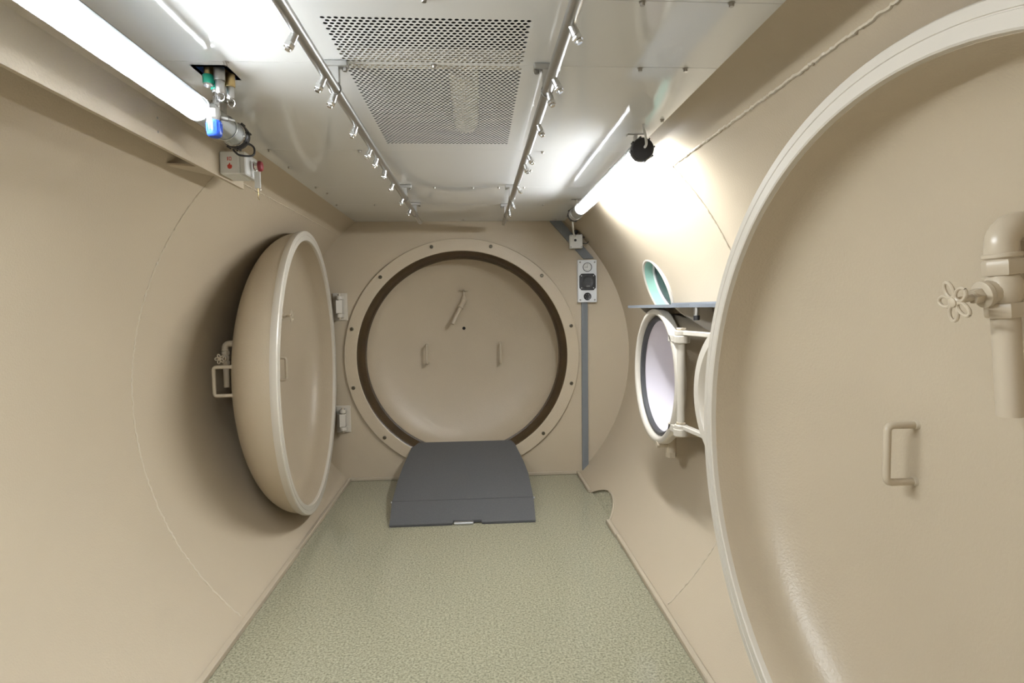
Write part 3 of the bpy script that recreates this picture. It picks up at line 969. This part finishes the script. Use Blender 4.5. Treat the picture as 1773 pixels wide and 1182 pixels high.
coupling('steel gas coupling with wire ring beside the green ringed couplings', -0.545, 1.515, 1.862,
         [('brass', 'nut', 0.0125, 1.862, 1.828), ('zinc', 'collar', 0.0135, 1.829, 1.795), ('steel', 'sleeve', 0.0105, 1.797, 1.765), ('zinc', 'socket', 0.0085, 1.767, 1.763)], 1.756)
coupling('steel gas coupling with wire ring at the recess corner', -0.533, 1.548, 1.862,
         [('brass', 'nut', 0.0125, 1.862, 1.825), ('brass', 'collar', 0.0125, 1.826, 1.792), ('steel', 'sleeve', 0.0098, 1.794, 1.763), ('zinc', 'socket', 0.008, 1.765, 1.761)], 1.752)
rg = thing('gas_regulator', 'small gas regulator with bright blue knob hanging from the ceiling coupling', 'regulator', (-0.563, 1.515, 1.655))
MB().lathe([(0, 0.100), (0.0085, 0.100), (0.0085, 0.122), (0, 0.122)], 8, frame((0, 0.02, 0), (0, 0, 1))).cyl((0, 0.012, 0.076), (0, 0.3, 1), 0.0088, 0.032, 8).build('inlet', 'chrome', rg)
MB().lathe([(0, 0.036), (0.0165, 0.036), (0.0165, 0.066), (0.013, 0.074), (0.010, 0.080), (0, 0.081)], 28).build('body', 'chrome', rg)
mb = MB().lathe([(0, 0.0), (0.013, 0.0), (0.0155, 0.002), (0.0178, 0.006), (0.0178, 0.037), (0.0165, 0.040), (0, 0.040)], 30)
for k in range(14):
    a = 2 * pi * k / 14
    mb.box(-0.0012, 0.0012, -0.0012, 0.0012, 0.012, 0.034, frame((0.0178 * cos(a), 0.0178 * sin(a), 0), (0, 0, 1), (cos(a), sin(a), 0)))
mb.build('knob', 'blue', rg)
mb = MB().lathe([(0.0168, 0.047), (0.0168, 0.072 - 0.005)], 10, None, radians(-125), radians(-55))
st = mb.build('sticker', 'white', rg)
MB().prism([(-0.004, 0.054), (-0.001, 0.051), (0.005, 0.057), (0.001, 0.063), (0.001, 0.058)], 0, 0.0006, Matrix(((1, 0, 0, 0.001), (0, 0, -1, -0.0170), (0, 1, 0, 0), (0, 0, 0, 1)))).build('leaf_mark', 'green', rg, smooth=0)
MB().cyl((0.014, 0.006, 0.050), (1, 0.4, -0.1), 0.0058, 0.018, 12, 0.001).cyl((0.029, 0.013, 0.0485), (1, 0.4, -0.1), 0.003, 0.016, 10).build('outlet', 'zinc', rg)

# ------------------------------------------------------------------ end wall fittings on the right
tk = thing('cable_trunking', 'grey cable trunking running down the end wall to the floor', 'trunking', (0.872, D, 0.0))
MB().prism([(-0.022, 0.0), (0.022, 0.045), (0.022, 1.26), (-0.022, 1.26)], 0.0, 0.02, Matrix(((1, 0, 0, 0), (0, 0, -1, 0), (0, 1, 0, 0.022), (0, 0, 0, 1)))).build('channel', 'trunking', tk, smooth=0)
tk2 = thing('cable_trunking', 'short slanting grey trunking from the ceiling to the intercom panel', 'trunking', (0.67, D, 1.82))
MB().prism([(-0.043, 0.004), (0.040, 0.004), (0.270, -0.26), (0.196, -0.262)], 0.0, 0.02, Matrix(((1, 0, 0, 0), (0, 0, -1, 0), (0, 1, 0, 0), (0, 0, 0, 1)))).build('channel', 'trunking', tk2, smooth=0)

pn = thing('intercom_panel', 'white wall panel with small clock, black loudspeaker and round grille', 'intercom', (0.889, D, 1.398))
PF = -0.040
MB().box(-0.068, 0.068, PF, -0.001, -0.150, 0.150, bev=0.002).build('faceplate', 'panel_white', pn, smooth=0)
YN = lambda x, z, d=0.0: frame((x, PF - d, z), (0, -1, 0), (1, 0, 0))
clock = MB().lathe([(0, 0.001), (0.030, 0.001), (0.030, 0.0), (0, 0)], 36, YN(0, 0.098)).build('clock_face', 'white', pn)
MB().lathe([(0.0285, 0.001), (0.0285, 0.004), (0.0325, 0.004), (0.0325, 0.0)], 36, YN(0, 0.098)).build('clock_rim', 'black', clock)
for k in range(12):
    a = 2 * pi * k / 12
    MB().box(-0.0009, 0.0009, 0.0205, 0.0245, 0.0011, 0.0016, YN(0, 0.098) @ Matrix.Rotation(a, 4, 'Z')).build('tick', 'black', clock, smooth=0)
MB().box(-0.0010, 0.0010, -0.004, 0.026, 0.0016, 0.0022, YN(0, 0.098)).build('minute_hand', 'black', clock, smooth=0)
MB().box(-0.019, 0.003, -0.0012, 0.0012, 0.0022, 0.0028, YN(0, 0.098)).build('hour_hand', 'black', clock, smooth=0)
w, c = 0.0585, 0.016
spk = MB().prism([(-w, -w + c), (-w + c, -w), (w - c, -w), (w, -w + c), (w, w - c), (w - c, w), (-w + c, w), (-w, w - c)], 0.0, 0.006, YN(0, -0.006)).build('loudspeaker', 'black', pn, smooth=0)
MB().lathe([(0.046, 0.006), (0.046, 0.009), (0.043, 0.010), (0.040, 0.008), (0.020, 0.0065), (0, 0.0075)], 36, YN(0, -0.006)).build('cone', 'rubber', spk)
for sx in (-1, 1):
    for sz in (-1, 1):
        MB().cyl((sx * 0.043, PF - 0.006, -0.006 + sz * 0.043), (0, -1, 0), 0.0035, 0.002, 12, 0.0005).build('rivet', 'white', spk)
        MB().lathe([(0, 0.003), (0.003, 0.003), (0.0055, 0.002), (0.0065, 0.0), (0, 0)], 14, YN(sx * 0.052, sz * 0.133)).build('screw', 'zinc', pn)
MB().box(-0.012, 0.012, -0.002, 0.002, 0.0095, 0.010, YN(0.003, -0.036)).build('maker_plate', 'zinc', spk, smooth=0)
gr = MB().lathe([(0, 0.002), (0.024, 0.002), (0.0275, 0.003), (0.0275, 0.0), (0, 0)], 32, YN(0, -0.109)).build('microphone_grille', 'black', pn)
for k in range(6):
    a = 2 * pi * k / 6
    MB().cyl((0.015 * cos(a), PF - 0.002, -0.109 + 0.015 * sin(a)), (0, -1, 0), 0.0022, 0.0012, 10).build('slot', 'zinc', gr)

jb = thing('junction_box', 'small white junction box with a black dot beside the lamp end', 'junction box', (0.806, D - 0.021, 1.672), radians(-4))
MB().box(-0.044, 0.044, -0.062, -0.001, -0.047, 0.047, bev=0.003).build('body', 'white', jb, smooth=0)
MB().box(-0.044, 0.044, -0.072, -0.0625, -0.047, 0.047, bev=0.002).build('lid', 'white', jb, smooth=0)
MB().lathe([(0, 0.002), (0.008, 0.002), (0.009, 0.0), (0, 0)], 18, frame((-0.006, -0.072, 0.008), (0, -1, 0))).build('sensor_dot', 'black', jb)
for sx in (-1, 1):
    for sz in (-1, 1):
        MB().cyl((sx * 0.036, -0.072, sz * 0.039), (0, -1, 0), 0.004, 0.0015, 10).build('screw', 'zinc', jb)
MB().cyl((0.0, -0.035, 0.047), (0, 0, 1), 0.011, 0.014, 8).cyl((0.0, -0.035, 0.060), (0.05, 0, 1), 0.016, 0.022, 14, 0.003).build('cable_gland', 'black', jb)
MB().tube(catmull([(0.044, -0.03, -0.008), (0.075, -0.03, -0.012), (0.092, -0.032, 0.006), (0.085, -0.034, 0.028), (0.055, -0.035, 0.032), (0.040, -0.035, 0.030)], 8), 0.0028, 8).build('cable', 'rubber', jb)

# ------------------------------------------------------------------ porthole in the right wall
win = struct_empty('window_1')
ang = math.asin((1.312 - HZ) / RC)
nrm = Vector((cos(ang), 0, sin(ang)))
wc = Vector((0, 3.115, HZ)) + nrm * RC
WM = frame(wc, nrm, (0, 1, 0))
# inner surface of the cylinder bulges towards the axis at the rim
win['label'] = 'round porthole with mint green reveal in the curved wall above the shelf'
MB().lathe([(0.160, -0.006), (0.166, -0.013), (0.174, -0.013), (0.184, -0.007), (0.186, 0.03)], 72, WM).build('frame', 'cream', win)
MB().lathe([(0.160, -0.006), (0.159, 0.0), (0.158, 0.048), (0.150, 0.05)], 72, WM).build('reveal', 'mint', win)
MB().lathe([(0.156, 0.042), (0.149, 0.038), (0.144, 0.042), (0.143, 0.050)], 72, WM).build('glazing_ring', 'clear', win)
MB().lathe([(0.0, 0.049), (0.147, 0.049)], 48, WM).build('pane', 'pane', win)
MB().lathe([(0.0, 0.155), (0.17, 0.155), (0.17, 0.05)], 48, WM).build('outer_cover', 'outside', win)
mb = MB().cyl(WM @ Vector((0.02, -0.10, 0.13)), WM.to_3x3() @ Vector((0.1, 1, 0)), 0.012, 0.2, 14)
mb.cyl(WM @ Vector((-0.07, 0.02, 0.12)), WM.to_3x3() @ Vector((1, 0.2, 0)), 0.009, 0.15, 14)
mb.build('outer_pipe', 'trunking', win)
# cut the porthole opening out of the curved wall
me = wall_right.data
bmw = bmesh.new(); bmw.from_mesh(me)
WI = WM.inverted()
for _ in range(2):
    near = [f for f in bmw.faces if (WI @ f.calc_center_median()).xy.length < 0.30 and abs((WI @ f.calc_center_median()).z) < 0.2]
    edges = list({e for f in near for e in f.edges})
    bmesh.ops.subdivide_edges(bmw, edges=edges, cuts=1, use_grid_fill=True)
kill = [f for f in bmw.faces if all((WI @ v.co).xy.length < 0.181 and abs((WI @ v.co).z) < 0.2 for v in f.verts)]
bmesh.ops.delete(bmw, geom=kill, context='FACES')
for v_ in bmw.verts:       # keep the new points on the cylinder
    q = v_.co
    rr = sqrt(q.x ** 2 + (q.z - HZ) ** 2)
    if rr > 0: q.x, q.z = q.x * RC / rr, HZ + (q.z - HZ) * RC / rr
bmw.to_mesh(me); bmw.free()
me.polygons.foreach_set('use_smooth', [True] * len(me.polygons))
me.update()

# ------------------------------------------------------------------ medical lock in the right wall
LKY, LKX = 2.68, 0.945
FLK = frame((0, 0, 0), (-1, 0, 0), (0, 1, 0))      # +z towards the room
lk = thing('supply_lock', 'round beige supply lock projecting from the curved wall under the shelf', 'supply lock', (LKX, LKY, HZ))
MB().lathe([(0.300, -0.40), (0.300, -0.045), (0.310, -0.035), (0.324, -0.030)], 96, FLK).build('barrel', 'paint', lk)
MB().lathe([(0.300, -0.048), (0.322, -0.046), (0.327, -0.040), (0.327, -0.014), (0.322, -0.004), (0.312, 0.0), (0.302, 0.0), (0.296, -0.004), (0.291, -0.014),
            (0.290, -0.034), (0.283, -0.034)], 96, FLK).build('lip', 'cream', lk)
MB().lathe([(0.290, -0.030), (0.284, -0.022), (0.274, -0.022), (0.270, -0.026), (0.268, -0.045)], 96, FLK).build('gasket', 'rubber', lk)
MB().lathe([(0.2705, -0.036), (0.272, -0.045), (0.272, -0.29)], 96, FLK).build('bore', 'lilac', lk)
MB().lathe([(0.273, -0.285), (0.255, -0.285), (0.245, -0.292), (0.0, -0.292)], 72, FLK).build('outer_door', 'lilac', lk)
# drain cock below
dcck = bpy.data.objects.new('drain_cock', None); col.objects.link(dcck); dcck.parent = lk; dcck.empty_display_size = 0.02
MB().cyl((0.07, -0.06, -0.365), (0, 0, 1), 0.024, 0.09, 16, 0.003).hexa((0.07, -0.06, -0.385), (0, 0, 1), 0.026, 0.028).build('body', 'paint_smooth', dcck)
MB().cyl((0.07, -0.06, -0.325), (-1, -0.1, 0.05), 0.013, 0.060, 14, 0.002).hexa((0.012, -0.065, -0.322), (-1, 0, 0), 0.016, 0.014).build('spout', 'paint_smooth', dcck)
# hinge post
hp = Vector((0.012, -0.348, 0))
MB().cyl((hp.x, hp.y, -0.172), (0, 0, 1), 0.0165, 0.39, 20).build('hinge_post', 'cream', lk)
for z in (0.190, -0.205):
    mb = MB().cyl((hp.x, hp.y, z - 0.012), (0, 0, 1), 0.031, 0.034, 24, 0.004)
    mb.box(hp.x - 0.012, hp.x + 0.040, hp.y - 0.002, -0.215, z - 0.012, z + 0.022, bev=0.004)
    mb.build('hinge_lug', 'cream', lk)

ld = thing('lock_door', 'round beige door of the supply lock, mostly hidden behind the big open hatch door', 'lock door', (LKX + hp.x, LKY + hp.y, HZ), radians(7))
# local frame: door lies towards -y from the post
DR = 0.285
cy = -0.135 - DR
FD = frame((-0.004, cy, 0), (-1, 0, 0), (0, 1, 0))
MB().lathe([(0.0, -0.06), (0.2, -0.052), (0.235, -0.030), (0.243, 0.008), (0.248, 0.014), (DR - 0.005, 0.014), (DR, 0.009), (DR, -0.03), (DR - 0.01, -0.038), (0.24, -0.05), (0.0, -0.085)], 72, FD).build('door_plate', 'cream', ld)
for z in (0.222, -0.178):
    mb = MB().cyl((0, 0, z - 0.010), (0, 0, 1), 0.0285, 0.021, 24, 0.003)
    mb.box(-0.006, 0.022, -0.24, 0.0, z - 0.009, z + 0.010, bev=0.003)
    mb.build('hinge_arm', 'cream', ld)
for z in (0.232, -0.168):
    MB().hexa((0, 0, z + 0.001), (0, 0, 1), 0.022, 0.010).build('nut', 'paint_smooth', ld)

# ------------------------------------------------------------------ shelf above the lock
sh = thing('wall_shelf', 'narrow grey shelf on brackets above the supply lock', 'shelf', (0.95, 2.5, 1.204))
ZS = 1.204
wx = lambda z: sqrt(RC * RC - (z - HZ) ** 2)
bx = wx(ZS) - 0.95 - 0.004
MB().prism([(-0.02, 0.57), (-0.02, -0.18), (0.015, -0.235), (0.03, -0.80), (bx, -0.80), (bx, 0.57)], 0.0, 0.014).build('board', 'shelf', sh, smooth=0)
MB().box(bx - 0.018, bx - 0.006, -0.80, 0.45, 0.0145, 0.024).build('back_strip', 'shelf', sh, smooth=0)
for y, x0 in ((0.475, 0.02), (-0.02, 0.035)):
    MB().prism([(x0, -0.001), (bx - 0.002, -0.001), (bx + 0.028, -0.12), (bx + 0.014, -0.125), (x0 + 0.02, -0.022)], y - 0.010, y + 0.010,
               Matrix(((1, 0, 0, 0), (0, 0, 1, 0), (0, 1, 0, 0), (0, 0, 0, 1)))).build('bracket', 'cream', sh, smooth=0)
MB().cyl((0.03, -0.275, -0.032), (0, 0, 1), 0.0115, 0.032, 16).build('stop_post', 'steel', sh)
MB().cyl((0.03, -0.275, -0.052), (0, 0, 1), 0.0125, 0.021, 16, 0.002).build('rubber_foot', 'black', sh)
